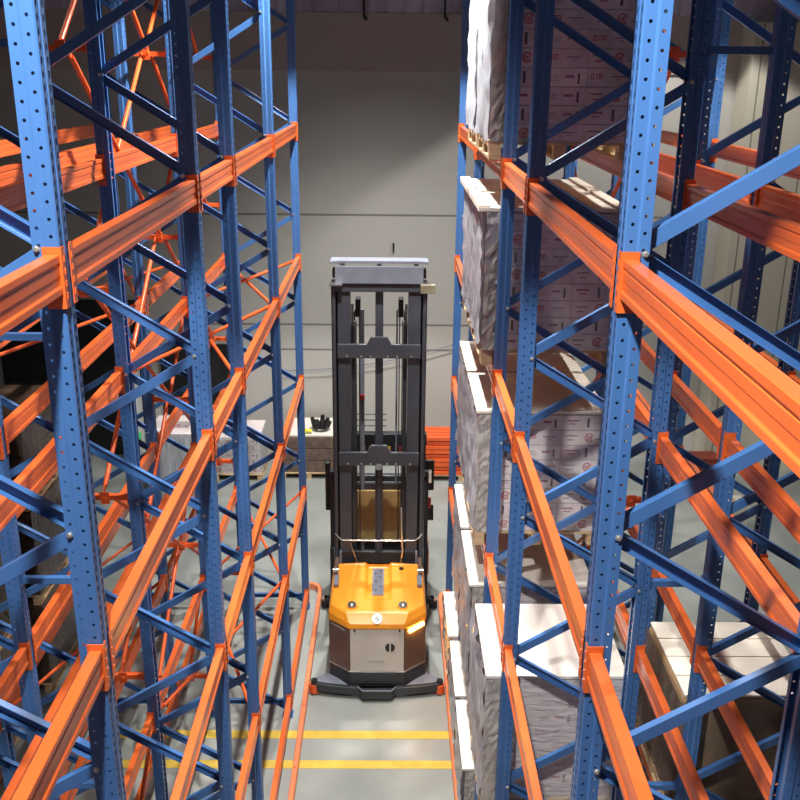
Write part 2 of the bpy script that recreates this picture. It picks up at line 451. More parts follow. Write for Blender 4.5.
for rn, cx, rz in RACKS[:2]:
    for bi in (3, 4):
        for li in (1, 3):
            z = LV[li] - .15
            for s in (0, 1):
                xa, xb = (cx + .487, cx - .487) if s == 0 else (cx - .487, cx + .487)
                rod((xa, YF[bi] + .08, z + .055 * s), (xb, YF[bi + 1] - .08, z + .055 * s), .020,
                    'orange flat-laid rod in %s, %s, %s, %s' % (rn, LEVELS[li], BAYS[bi], 'slanting left' if s == 0 else 'slanting right'), 'level bracing rods in the left racks')

# ------------------------------------------------------------------ guide rails on the floor
def guide_rail(x, ys, ye, sgn, label):
    r = empty('guide_rail', (x, 0, .0042))
    path = [(0, ys, 0), (0, ye - .25, 0)] + [(sgn * .22 * (1 - math.cos(t)), ye - .25 + .22 * math.sin(t), 0) for t in (.35, .7, 1.05, 1.4)]
    prof = [(-.035, .0), (.035, .0), (.035, .10), (.024, .10), (.024, .012), (-.035, .012)]
    if sgn > 0: prof = [(-a, b) for a, b in prof][::-1]
    m = MB(); m.sweep(path, [(-.035, 0), (.035, 0), (.035, .10), (.025, .112), (-.025, .112), (-.035, .10)])
    m.build('rail', M['orange_rod_light'], r)
    y = ys + .4
    while y < ye - .4:
        MB().box(-.036, .036, y - .03, y + .03, 0, .02).cyl((0, y, .112), (0, y, .12), .014, 8).build('rail_fixing', M['orange_rod'], r)
        y += 1.25
    tag(r, label, 'guide rail')
M['orange_rod_light'] = paint('worn salmon orange paint', (.72, .22, .10), .45, var=.15, scale=5)
guide_rail(-1.165, .6, 14.35, -1, 'orange floor guide rail along the foot of the left aisle rack')
guide_rail(.84, .6, 14.1, 1, 'orange floor guide rail along the foot of the right aisle rack')

# ------------------------------------------------------------------ pallets and loads
def make_pallet(w=1.2, d=1.2):
    r = empty('wooden_pallet')
    n = 7; bw = d / n * .74
    for i in range(n):
        y = -d / 2 + bw / 2 + i * (d - bw) / (n - 1)
        MB().box(-w / 2, w / 2, y - bw / 2, y + bw / 2, .122, .144).build('deck_board', M['wood'], r)
    for x in (-w / 2 + .05, 0, w / 2 - .05):
        MB().box(x - .05, x + .05, -d / 2, d / 2, .1, .122).build('stringer_board', M['wood'], r)
        MB().box(x - .05, x + .05, -d / 2, d / 2, 0, .022).build('bottom_board', M['wood'], r)
        for y in (-d / 2 + .07, 0, d / 2 - .07):
            MB().box(x - .05, x + .05, y - .07, y + .07, .022, .1).build('block', M['wood'], r)
    return r
pal_proto = [make_pallet(), False]
def pallet(x, y, z, label, group, sx=1., sy=1.):
    o = copy_tree(pal_proto[0]) if pal_proto[1] else pal_proto[0]; pal_proto[1] = True
    o.location = (x, y, z); o.scale = (sx, sy, 1); tag(o, label, 'pallet', group); return o

def ring(m, side, cy, cz, r0, r1, a0, a1, n, mi, W2, D2):
    vs = []
    for i in range(n + 1):
        a = a0 + (a1 - a0) * i / n
        for r in (r0, r1): vs.append((cy + r * math.cos(a), cz + r * math.sin(a)))
    fs = [(2 * i, 2 * i + 1, 2 * i + 3, 2 * i + 2) for i in range(n)]
    m.add([place(side, p, W2, D2) for p in vs], fs, mi)
def place(side, p, W2, D2):
    e = .0015
    if side == 'front': return (p[0], -D2 - e, p[1])
    if side == 'left': return (-W2 - e, -p[0], p[1])
    return (W2 + e, p[0], p[1])
def rect(m, side, x0, x1, z0, z1, mi, W2, D2):
    m.add([place(side, p, W2, D2) for p in ((x0, z0), (x1, z0), (x1, z1), (x0, z1))], [(0, 1, 2, 3)], mi)
CART = ['carton', 'ink_red', 'ink_mag', 'ink_grey', 'ink_dark']
def carton_mesh(w, d, h, kind, base):
    m = MB(); m.box(-w / 2, w / 2, -d / 2, d / 2, 0, h - .003)
    for side, L in (('front', w), ('left', d), ('right', d)):
        W2, D2 = w / 2, d / 2
        rect(m, side, -L / 2, L / 2, h - .006, h - .003, 3, W2, D2)
        if kind == 0:
            cx = L * .18; cz = h * .5; R = h * .30
            for j, (ra, rb, a0, a1) in enumerate(((.75, 1, .4, 5.6), (.42, .62, 2.2, 7.6), (0, .26, 0, 6.283))):
                ring(m, side, cx, cz, ra * R, rb * R, a0, a1, 14, 1, W2, D2)
            rect(m, side, -L * .42, -L * .12, h * .58, h * .66, 3, W2, D2)
            rect(m, side, -L * .36, -L * .20, h * .30, h * .37, 2, W2, D2)
            rect(m, side, L * .36, L * .46, h * .35, h * .42, 3, W2, D2)
        elif kind == 1:
            for j, x in enumerate((-.42, -.30, -.22)):
                a = L * x; b = a + L * .07
                rect(m, side, a, a + L * .018, h * .38, h * .68, 1, W2, D2); rect(m, side, b - L * .018, b, h * .38, h * .68, 1, W2, D2)
                rect(m, side, a, b, h * .63, h * .68, 1, W2, D2)
                if j == 0: rect(m, side, a, b, h * .38, h * .43, 1, W2, D2)
            rect(m, side, L * .02, L * .34, h * .5, h * .57, 3, W2, D2); rect(m, side, L * .12, L * .24, h * .36, h * .41, 3, W2, D2)
        elif kind == 2:
            rect(m, side, -L * .40, -L * .10, h * .56, h * .68, 2, W2, D2); rect(m, side, -L * .34, -L * .16, h * .36, h * .44, 2, W2, D2)
            rect(m, side, L * .10, L * .16, h * .16, h * .80, 4, W2, D2)
            rect(m, side, L * .22, L * .44, h * .30, h * .70, 0, W2, D2)
            for q in range(4): rect(m, side, L * .24, L * (.32 + .03 * (q % 3)), h * (.34 + .09 * q), h * (.365 + .09 * q), 3, W2, D2)
        else:
            for q in range(4): rect(m, side, -L * .38, -L * (.10 + .05 * (q % 2)), h * (.30 + .1 * q), h * (.33 + .1 * q), 3, W2, D2)
            rect(m, side, L * .30, L * .35, h * .14, h * .70, 4, W2, D2)
            rect(m, side, L * .02, L * .22, h * .45, h * .60, 2, W2, D2)
    mats = [M[base]] + [M[k] for k in CART[1:]]
    o = m.build('carton', mats); me = o.data; bpy.data.objects.remove(o); return me
CM = {}
def carton(parent, x, y, z, w, d, h, kind, base):
    key = (round(w, 3), round(d, 3), round(h, 3), kind, base)
    if key not in CM: CM[key] = carton_mesh(w, d, h, kind, base)
    o = bpy.data.objects.new('carton', CM[key]); COL.objects.link(o); o.parent = parent; o.location = (x, y, z); return o
def wrap_mesh(W, D, H, seed, amp=.02, nu=9, nv=12, sag=.0):
    rnd = random.Random(seed); m = MB(); pts = []
    per = []
    for a, b in (((-W / 2, -D / 2), (W / 2, -D / 2)), ((W / 2, -D / 2), (W / 2, D / 2)), ((W / 2, D / 2), (-W / 2, D / 2)), ((-W / 2, D / 2), (-W / 2, -D / 2))):
        for i in range(nu): t = i / nu; per.append((a[0] + (b[0] - a[0]) * t, a[1] + (b[1] - a[1]) * t))
    n = len(per); ph = [rnd.uniform(0, 1) for _ in range(n)]
    for j in range(nv + 1):
        z = H * j / nv
        for i, (x, y) in enumerate(per):
            k = 1 + (amp * (ph[i] * .7 + rnd.random() * .5) + sag * math.sin(PI * j / nv)) / (W / 2)
            pts.append((x * k, y * k, z + (rnd.uniform(.002, .012) if j == 0 else 0)))
    fs = []
    for j in range(nv):
        for i in range(n): fs.append((j * n + i, j * n + (i + 1) % n, (j + 1) * n + (i + 1) % n, (j + 1) * n + i))
    m.add(pts, fs); return m
def load(x, y, z, W, D, rows, rh, label, group, lid='pale_wood', lid_over=.07, lid_t=.03, seed=0, filmm='film', lit_side=True, base=('carton', 'carton_b'), far=False, lid_slats=False):
    r = empty('wrapped_load', (x, y, z))
    rnd = random.Random(seed); H = rows * rh
    nx = 3; cw = W / nx; nd = 3; cd = D / nd
    for k in range(rows):
        for i in range(nx):
            for j in range(nd):
                if (i == 1 and j == 1) or (far and i == 1): continue
                if k % 2 == 0:
                    kind = (0, 1, 0)[i] if rnd.random() < .85 else 3
                else: kind = (2, 3, 2)[i] if rnd.random() < .85 else 1
                carton(r, -W / 2 + cw * (i + .5), -D / 2 + cd * (j + .5), k * rh, cw - .004, cd - .004, rh - .002, kind, base[(i + j + k) % 2])
    w = wrap_mesh(W + .012, D + .012, H + .01, seed).build('stretch_wrap', M[filmm], r, smooth=True)
    if lit_side:
        # added film sheet; the aisle side's lamp-lit whiteness is put into its colour
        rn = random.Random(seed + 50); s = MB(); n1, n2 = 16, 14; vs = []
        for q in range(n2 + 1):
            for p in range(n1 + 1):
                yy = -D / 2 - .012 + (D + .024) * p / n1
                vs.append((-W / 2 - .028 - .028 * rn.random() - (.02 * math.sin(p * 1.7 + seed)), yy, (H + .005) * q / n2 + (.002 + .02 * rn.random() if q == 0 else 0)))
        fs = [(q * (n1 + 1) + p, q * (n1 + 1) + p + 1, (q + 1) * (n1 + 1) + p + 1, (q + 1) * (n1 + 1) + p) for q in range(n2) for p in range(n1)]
        s.add(vs, fs); s.build('film_lit_side', M['film_milky'], r, smooth=True)
        if not far:
            s2 = MB(); vs = []; n1, n2 = 6, 26
            for q in range(n2 + 1):
                wd = .20 + .03 * math.sin(q * .9 + seed)
                for p in range(n1 + 1):
                    vs.append((-W / 2 - .03 + wd * p / n1, -D / 2 - .014 - .02 * rn.random(), (H + .004) * q / n2 + (.003 if q == 0 else 0)))
            fs = [(q * (n1 + 1) + p, q * (n1 + 1) + p + 1, (q + 1) * (n1 + 1) + p + 1, (q + 1) * (n1 + 1) + p) for q in range(n2) for p in range(n1)]
            s2.add(vs, fs); s2.build('film_fold', M['film_fold'], r)
    if lid:
        o = lid_over
        if lid_slats:
            L = MB(); nb = 5
            for q in range(nb):
                a = -D / 2 - .01 + (D + .02) * q / nb
                L.box(-W / 2 - o, W / 2 + o * .6, a, a + (D + .02) / nb - .012, H + .012, H + .012 + lid_t)
            for xx in (-W / 2 - o + .05, 0, W / 2): L.box(xx - .05, xx + .05, -D / 2, D / 2, H + .012 + lid_t, H + .034 + lid_t)
            L.build('cover_board', M[lid], r)
        else:
            MB().box(-W / 2 - o, W / 2 + o * .6, -D / 2 - .02, D / 2 + .02, H + .012, H + .012 + lid_t).build('cover_board', M[lid], r, bevel=.004)
    tag(r, label, 'wrapped load', group); return r

BT = -.0285                                     # beam top below connector top
LX = 1.42
names = ['top level', 'second level down', 'middle level', 'fourth level down', 'floor level']
spec = [  # level, rows, row height, lid material
    (0, 9, .150, None, .0), (1, 8, .154, 'pale_wood', .10), (2, 8, .150, 'pale_wood', .05), (3, 8, .150, 'white_sheet', .06), (4, 5, .160, 'white_sheet', .06)]
for li, rows, rh, lid, ov in spec:
    zb = LV[li] + BT
    for j, (yc, D) in enumerate(((8.89, 1.18), (10.14, 1.16))):
        pos = 'nearer' if j == 0 else 'further'
        if li == 4: pass
        pallet(LX, yc, zb, 'wooden pallet on %s of right aisle rack, fourth bay, %s one' % (names[li], pos), 'pallets in the right rack', 1.0, D / 1.2)
        brownish = li == 3
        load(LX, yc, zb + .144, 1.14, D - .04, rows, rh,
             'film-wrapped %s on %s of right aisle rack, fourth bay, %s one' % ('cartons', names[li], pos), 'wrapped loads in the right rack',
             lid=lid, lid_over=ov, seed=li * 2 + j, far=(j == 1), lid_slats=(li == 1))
# load in the narrow bay, fourth level down, with a white cover sheet
zb = LV[3] + BT
pallet(1.41, 7.31, zb, 'wooden pallet on fourth level down of right aisle rack, narrow bay', 'pallets in the right rack', 1.0, 1.0)
load(1.41, 7.31, zb + .144, 1.14, 1.10, 8, .155, 'silver film-wrapped cartons under a broad white sheet, right aisle rack, narrow bay', 'wrapped loads in the right rack', lid='white_sheet', lid_over=.03, seed=31, filmm='film_silver' if 'film_silver' in M else 'film_milky')
# floor level, end bay
pallet(1.42, 11.65, LV[4] + BT, 'wooden pallet on floor level of right aisle rack, end bay by back wall', 'pallets in the right rack', 1.0, .98)
load(1.42, 11.65, LV[4] + BT + .144, 1.14, 1.12, 4, .16, 'film-wrapped cartons on floor level of right aisle rack, end bay by back wall', 'wrapped loads in the right rack', lid='white_sheet', lid_over=.06, seed=41, far=True)

# brown crate on the right back rack
def crate(x, y, z, W, D, H, label):
    r = empty('brown_crate', (x, y, z))
    m = MB(); m.box(-W / 2, W / 2, -D / 2, D / 2, 0, H); m.build('crate_body', M['kraft'], r, bevel=.05, seg=3)
    wrap_mesh(W + .01, D + .01, H - .03, 77, amp=.015).build('stretch_wrap', M['film_brown'], r, smooth=True)
    L = MB()
    for q in range(4): L.box(-W / 2 + .02, W / 2 - .02, -D / 2 + D * q / 4 + .01, -D / 2 + D * (q + 1) / 4 - .005, H + .001, H + .02)
    L.build('top_board', M['pale_wood'], r)
    tag(r, label, 'crate'); return r
pallet(3.05, 7.3, LV[3] + BT, 'wooden pallet under the brown wrapped crate in the right back rack', 'pallets in the right rack', 1.0, 1.0)
crate(3.05, 7.3, LV[3] + BT + .144, 1.16, 1.14, 1.08, 'brown film-wrapped crate with pale board top in right back rack, narrow bay')

# ------------------------------------------------------------------ goods along the back wall
def goods(x, y, z, W, D, H, mat, label, wrapm='film_brown', layers=3, top=None):
    r = empty('goods_stack', (x, y, z))
    for k in range(layers):
        MB().box(-W / 2, W / 2, -D / 2, D / 2, H * k / layers + .004, H * (k + 1) / layers - .012).build('goods_layer', M[mat], r, bevel=.012)
    wrap_mesh(W + .01, D + .01, H, int(abs(x * 10 + y)), amp=.015, nu=6, nv=8).build('stretch_wrap', M[wrapm], r, smooth=True)
    if top: MB().box(-W / 2, W / 2, -D / 2, D / 2, H + .002, H + .03).build('top_sheet', M[top], r)
    tag(r, label, 'goods', 'wrapped goods beyond the racks'); return r
pallet(-1.75, 19.5, 0, 'wooden pallet by back wall under the reddish goods left of the lift truck', 'pallets by the back wall')
goods(-1.75, 19.5, .144, 1.14, 1.1, .82, 'brick', 'reddish stacked goods with a pale top sheet by back wall, beside the aisle', 'film_brown', 3, 'white_sheet')
# bag with yellow gloves on top
g = MB()
for k in range(9):
    a = k * .7; g.cyl((.12 * math.cos(a), .1 * math.sin(a), .03), (.2 * math.cos(a), .12 * math.sin(a), .16 + .05 * (k % 3)), .07, 8, 0, .04)
o = g.build('black_bag', M['black'], None, (-1.5, 19.25, 1.05), smooth=True); tag(o, 'crumpled black bag on the reddish goods by back wall', 'bag')
g = MB()
g.cyl((0, 0, .05), (.14, 0, .06), .06, 8, 0, .045)
for k in range(4): g.cyl((.13, -.04 + .027 * k, .06), (.24, -.06 + .04 * k, .05), .016, 6)
g.cyl((.05, -.05, .05), (.12, -.11, .05), .018, 6)
o = g.build('work_glove', M['glove'], None, (-1.92, 19.05, 1.012), smooth=True); tag(o, 'yellow work glove lying on the goods by back wall', 'glove')
pallet(-3.35, 19.4, 0, 'wooden pallet by back wall under the white cartons', 'pallets by the back wall')
load(-3.35, 19.4, .144, 1.14, 1.1, 5, .165, 'white film-wrapped cartons on a pallet by back wall behind left rack', 'wrapped loads by the back wall', lid=None, seed=61, lit_side=False)
pallet(-4.25, 18.1, 0, 'wooden pallet by back wall under the tall grey carton stack', 'pallets by the back wall')
load(-4.25, 18.1, .144, 1.14, 1.1, 7, .2, 'tall film-wrapped carton stack by back wall behind left back rack', 'wrapped loads by the back wall', lid=None, seed=62, lit_side=False, filmm='film_milky')
# dim block storage left of the back rack
bi = 0
TIERS = ('bottom', 'middle', 'upper')
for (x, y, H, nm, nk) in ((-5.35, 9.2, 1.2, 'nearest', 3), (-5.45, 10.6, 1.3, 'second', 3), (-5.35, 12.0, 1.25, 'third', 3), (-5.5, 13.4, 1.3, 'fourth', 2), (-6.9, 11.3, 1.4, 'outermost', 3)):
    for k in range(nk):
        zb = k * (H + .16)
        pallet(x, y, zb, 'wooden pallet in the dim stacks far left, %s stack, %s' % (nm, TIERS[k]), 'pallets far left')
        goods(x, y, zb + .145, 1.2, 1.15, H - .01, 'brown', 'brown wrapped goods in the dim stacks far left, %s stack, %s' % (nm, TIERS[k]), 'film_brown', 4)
# stack of spare orange beams by the back wall, right of the lift truck
pallet(1.55, 19.3, 0, 'wooden pallet by back wall under the spare orange beams', 'pallets by the back wall', 1.6, .8)
for k in range(9):
    for j in range(2):
        L = 2.0 + .12 * ((k * 7 + j * 3) % 4) / 4; h = .078
        z = .146 + k * .098
        m = MB(); y0 = 18.98 + j * .36 + (.03 if k % 3 == 1 else 0)
        m.prism([(-.16, 0), (.16, 0), (.16, h), (.03, h), (.03, h - .02), (-.03, h - .02), (-.03, h), (-.16, h)], 'x', -L / 2, L / 2)
        o = m.build('spare_beam', M['orange_rod'], None, (1.75 + .05 * (k % 2), y0, z), bevel=.004)
        tag(o, 'spare orange beam in the stack by back wall, %s row, layer %d from bottom' % ('front' if j == 0 else 'rear', k + 1), 'spare beam', 'spare orange beams by the back wall')
# exit sign on a pale pillar, hanging cable, cable hooks
o = MB().box(-.11, .11, -.35, 0, 0, 2.5).build('pillar', M['white'], None, (-5.68, 20.2, 0)); structure(o); o.name = 'trim_3'
s = empty('exit_sign', (-5.68, 19.84, .62))
MB().box(-.13, .13, -.02, 0, -.08, .08).build('sign_plate', M['exit'], s)
q = MB(); q.cyl((-.03, -.022, .045), (-.03, -.026, .045), .016, 10); q.box(-.045, -.02, -.026, -.022, -.02, .03)
q.sweep([(-.035, -.024, -.015), (-.07, -.024, -.055)], [(-.002, -.008), (.002, -.008), (.002, .008), (-.002, .008)]); q.sweep([(-.03, -.024, -.015), (.005, -.024, -.05)], [(-.002, -.008), (.002, -.008), (.002, .008), (-.002, .008)])
q.box(.03, .09, -.026, -.022, -.008, .008); q.prism([(.03, -.03), (.06, -.03), (.06, .03), (.03, .03)], 'y', -.0255, -.0225)
q.build('running_figure', M['white'], s)
tag(s, 'green running-figure exit sign on a pale pillar by back wall', 'sign')
pth = []
for i in range(25):
    t = i / 24; xx = -2.4 + t * 4.4; pth.append((xx, 20.2, 2.05 + .85 * t * t))
o = MB().tube(pth, .010, 6).build('hanging_cable', M['midgrey']); tag(o, 'thin cable slung along the back wall behind the mast', 'cable')
for k, (xx, zz, w) in enumerate(((-.58, 9.36, 'left'), (1.02, 9.36, 'right'))):
    m = MB(); m.box(-.02, .02, -.06, 0, 0, .5); m.cyl((0, -.05, .02), (.06, -.05, -.06), .03, 8)
    o = m.build('cable_hook', M['black'], None, (xx, 20.242, zz)); tag(o, 'black cable hook at top of back wall, %s one' % w, 'hook', 'hooks on the back wall')
o = MB().box(-.02, .02, -.04, 0, 0, .16).cyl((0, -.04, .02), (0, -.06, 0), .02, 8).build('wall_bracket', M['black'], None, (.04, 20.303, 4.72)); tag(o, 'small black bracket on the back wall above the mast', 'bracket')

b = empty('storage_bin', (6.75, 19.0, 0))
m = MB(); m.box(-.3, .3, -.2, .2, 0, .03)
for q in ((-.3, -.28, -.2, .2), (.28, .3, -.2, .2), (-.28, .28, -.2, -.18), (-.28, .28, .18, .2)): m.box(*q, .03, .55)
m.build('bin_body', M['red_bin'], b); MB().box(-.32, .32, -.22, .22, .55, .58).build('bin_lid', M['red_bin'], b)
tag(b, 'dark red lidded bin on the floor before the cream panel enclosure', 'bin')
b = empty('cardboard_box', (6.6, 16.6, 0))
MB().box(-.22, .22, -.25, .25, 0, .62).build('box_body', M['cream'], b, bevel=.006); MB().box(-.035, .035, -.252, .252, .621, .624).build('packing_tape', M['kraft'], b)
tag(b, 'pale box standing on the floor right of the right back rack', 'box')

# ------------------------------------------------------------------ lift truck
T = empty('lift_truck', (-.165, 0, 0))
def part(name, mb, mat, parent=T, **kw): return mb.build(name, mat, parent, **kw)
# chassis base (chamfered plan)
plan = [(-.68, 11.62), (-.385, 11.36), (.385, 11.36), (.68, 11.62), (.68, 13.4), (-.68, 13.4)]
part('chassis', MB().prism(plan, 'z', .1, .40), M['dark'], bevel=.015)
# white piping line and rear panels
pl = [(-.685, 11.60), (-.388, 11.345), (.388, 11.345), (.685, 11.60), (.685, 12.6), (-.685, 12.6)]
part('trim_strip', MB().prism(pl, 'z', .40, .415), M['chrome'])
part('rear_panel', MB().prism([(-.375, 11.355), (.375, 11.355), (.375, 11.5), (-.375, 11.5)], 'z', .415, 1.085), M['panel_light'], bevel=.008)
for s in (-1, 1):
    p = [(s * .38, 11.36), (s * .68, 11.61), (s * .68, 12.6), (s * .38, 12.6)]
    if s < 0: p = p[::-1]
    part('side_panel', MB().prism(p, 'z', .415, 1.08), M['panel_dark'], bevel=.008)
# orange cover: chamfered sloped hood with a recessed channel
def hood():
    m = MB()
    zf = [(0, 0)]
    lo = [(-.69, 11.60), (-.39, 11.335), (.39, 11.335), (.69, 11.60), (.69, 12.64), (-.69, 12.64)]
    loz = [1.085] * 6
    mid = [(-.685, 11.615), (-.385, 11.35), (.385, 11.35), (.685, 11.615), (.685, 12.64), (-.685, 12.64)]
    midz = [1.20, 1.17, 1.17, 1.20, 1.22, 1.22]
    up = [(-.655, 11.66), (-.43, 11.455), (.43, 11.455), (.655, 11.66), (.655, 12.62), (-.655, 12.62)]
    upz = [1.315, 1.295, 1.295, 1.315, 1.40, 1.40]
    vs = [(a, b, z) for (a, b), z in zip(lo, loz)] + [(a, b, z) for (a, b), z in zip(mid, midz)] + [(a, b, z) for (a, b), z in zip(up, upz)]
    fs = [(0, 1, 2, 3, 4, 5)]
    for L in (0, 6):
        for i in range(6): fs.append((L + i, L + (i + 1) % 6, L + 6 + (i + 1) % 6, L + 6 + i))
    # top with channel x in (-.19,.19), y from 11.98 to 12.62
    c = [(-.20, 11.74, 1.318), (.20, 11.74, 1.318), (.20, 12.62, 1.40), (-.20, 12.62, 1.40)]
    ci = [(-.145, 11.80, 1.30), (.145, 11.80, 1.30), (.145, 12.62, 1.345), (-.145, 12.62, 1.345)]
    b = len(vs); vs += c + ci
    A, B, C, D_, E_, F_ = 12, 13, 14, 15, 16, 17
    fs += [(A, B, b + 0), (B, C, b + 1, b + 0), (C, D_, b + 1), (D_, E_, b + 2, b + 1), (F_, A, b + 0, b + 3), (b, b + 1, b + 5, b + 4), (b + 1, b + 2, b + 6, b + 5), (b + 3, b, b + 4, b + 7), (b + 4, b + 5, b + 6, b + 7), (b + 2, b + 6, b + 7, b + 3, F_, E_)]
    m.add(vs, fs); return m
H = part('hood', hood(), M['cover'], bevel=.03, seg=4)
g = MB().prism([(11.88, 1.305), (12.58, 1.343), (12.58, 1.353), (11.88, 1.315)], 'x', -.085, .085)
cp = part('centre_plate', g, M['midgrey'], H)
b = MB()
for (x, y) in ((-.03, 12.0), (.035, 12.1), (-.03, 12.22), (.03, 12.34), (-.04, 12.44), (.04, 12.5)): b.cyl((x, y, 1.31 + (y - 11.88) * .054), (x, y, 1.32 + (y - 11.88) * .054), .012, 8)
part('plate_bolt', b, M['black'], cp)
for s in (-1, 1):
    k = MB().cyl((s * .355, 11.60, 1.305), (s * .355, 11.59, 1.335), .062, 20); kn = part('latch', k, M['black'], H, smooth=True)
    part('latch_slot', MB().cbox((s * .355, 11.592, 1.335), (.022, .10, .012)), M['white'], kn)
    part('latch_rim', MB().prism([(s * .355 + .085 * math.cos(t), 11.60 + .075 * math.sin(t)) for t in [2 * PI * q / 24 for q in range(24)]], 'z', 1.29, 1.316), M['cover'], kn)
# round badge with a small mark on the sloped front of the hood
nrm = Vector((0, -.125, .105)).normalized()
pc = Vector((0, 11.398, 1.228)) + nrm * .002
bg = part('badge', MB().cyl(pc, pc + nrm * .012, .072, 28), M['white'], H, smooth=True)
mk = MB(); u = Vector((1, 0, 0)); w2 = nrm.cross(u)
def on_badge(a, c): return pc + nrm * .0135 + u * a + w2 * c
for (a, c) in (((-.03, -.015), (.012, .04)), ((-.012, -.04), (.032, .012)), ((-.02, .02), (.02, -.02))):
    p, q = on_badge(*a), on_badge(*c); mk.cyl(p, q, .0045, 6)
part('badge_mark', mk, M['midgrey'], bg)
# flush seam and little bolts on the panel, vent, lettering line
rp = [o for o in T.children if o.name.startswith('rear_panel')][0]
v = MB(); cxv, czv = .18, .80
for s in (-1, 1):
    pts = [(cxv + s * .012, czv - .06)] + [(cxv + s * (.012 + .055 * math.sin(t)), czv - .06 * math.cos(t)) for t in [PI * q / 10 for q in range(1, 10)]] + [(cxv + s * .012, czv + .06)]
    if s < 0: pts = pts[::-1]
    v.prism(pts, 'y', 11.340, 11.357)
part('round_vent', v, M['black'], rp)
t = MB(); t.box(-.13, -.06, 11.351, 11.356, .565, .572); t.box(-.05, .10, 11.351, 11.356, .570, .578)
part('small_lettering', t, M['midgrey'], rp)
b = MB()
for s in (-1, 1): b.cyl((s * .31, 11.33, 1.07), (s * .31, 11.357, 1.07), .013, 8)
part('panel_screw', b, M['black'], rp)
# amber indicator strip on the right chamfer
a0, a1 = Vector((.445, 11.408, 1.025)), Vector((.645, 11.575, 1.05))
dn = Vector((.64, -.76, 0))
m = MB(); tt = (a1 - a0).normalized(); n2 = tt.cross(dn).normalized()
vs = []
for p in (a0, a1):
    for (i, j) in ((0, -1), (1, -1), (1, 1), (0, 1)): vs.append(p + dn * (.018 * i - .004) + n2 * (.022 * j))
m.add(vs, [(0, 1, 2, 3), (7, 6, 5, 4), (0, 4, 5, 1), (1, 5, 6, 2), (2, 6, 7, 3), (3, 7, 4, 0)])
part('indicator_lamp', m, M['lamp'], H)
m = MB()
a0, a1 = Vector((-.445, 11.408, 1.045)), Vector((-.645, 11.575, 1.06)); dn = Vector((-.64, -.76, 0)); tt = (a1 - a0).normalized(); n2 = tt.cross(dn).normalized(); vs = []
for p in (a0, a1):
    for (i, j) in ((0, -1), (1, -1), (1, 1), (0, 1)): vs.append(p + dn * (.018 * i - .004) + n2 * (.010 * j))
m.add(vs, [(0, 1, 2, 3), (7, 6, 5, 4), (0, 4, 5, 1), (1, 5, 6, 2), (2, 6, 7, 3), (3, 7, 4, 0)])
part('unlit_lamp', m, M['chrome'], H)
# bumper: curved bar with grey shelf, tow step and rollers
arc = [(-.93 + 1.86 * i / 16, 11.30 + .12 * (abs(-1 + i / 8) ** 2.2), 0) for i in range(17)]
bm_ = part('bumper', MB().sweep([(x, y, .16) for x, y, z in arc], [(-.035, -.09), (.035, -.09), (.035, .03), (-.035, .03)]), M['dark'], bevel=.01)
for s in (-1, 1):
    p = [(s * .36, 11.30), (s * .90, 11.43), (s * .88, 11.52), (s * .69, 11.66)]
    if s < 0: p = p[::-1]
    part('bumper_shelf', MB().prism(p, 'z', .10, .185), M['midgrey'], bm_)
    ro = part('guide_roller', MB().cyl((s * .888, 11.42, .03), (s * .888, 11.42, .16), .068, 18), M['orange_rod'], bm_, smooth=True)
    part('roller_hub', MB().cyl((s * .888, 11.42, .16), (s * .888, 11.42, .225), .045, 16), M['black'], ro, smooth=True)
    ro = part('guide_roller', MB().cyl((s * .885, 13.7, .03), (s * .885, 13.7, .14), .068, 18), M['black'], T, smooth=True)
    part('roller_hub', MB().cyl((s * .885, 13.7, .14), (s * .885, 13.7, .20), .045, 16), M['chrome'], ro, smooth=True)
    part('roller_arm', MB().box(s * .62, s * .90, 13.64, 13.76, .10, .20), M['dark'], ro)
st = MB().prism([(-.26, 11.29), (-.2, 11.20), (.2, 11.20), (.26, 11.29), (.26, 11.36), (-.26, 11.36)], 'z', .05, .19)
part('step_edge', MB().sweep([(-.265, 11.29, .195), (-.2, 11.2, .195), (.2, 11.2, .195), (.265, 11.29, .195)], [(-.008, -.006), (.008, -.006), (.008, .006), (-.008, .006)]), M['midgrey'])
part('tow_step', st, M['dark'], bevel=.012)
part('tow_plate', MB().prism([(-.265, 11.33), (.265, 11.33), (.265, 11.362), (-.265, 11.362)], 'z', .22, .40), M['dark'])
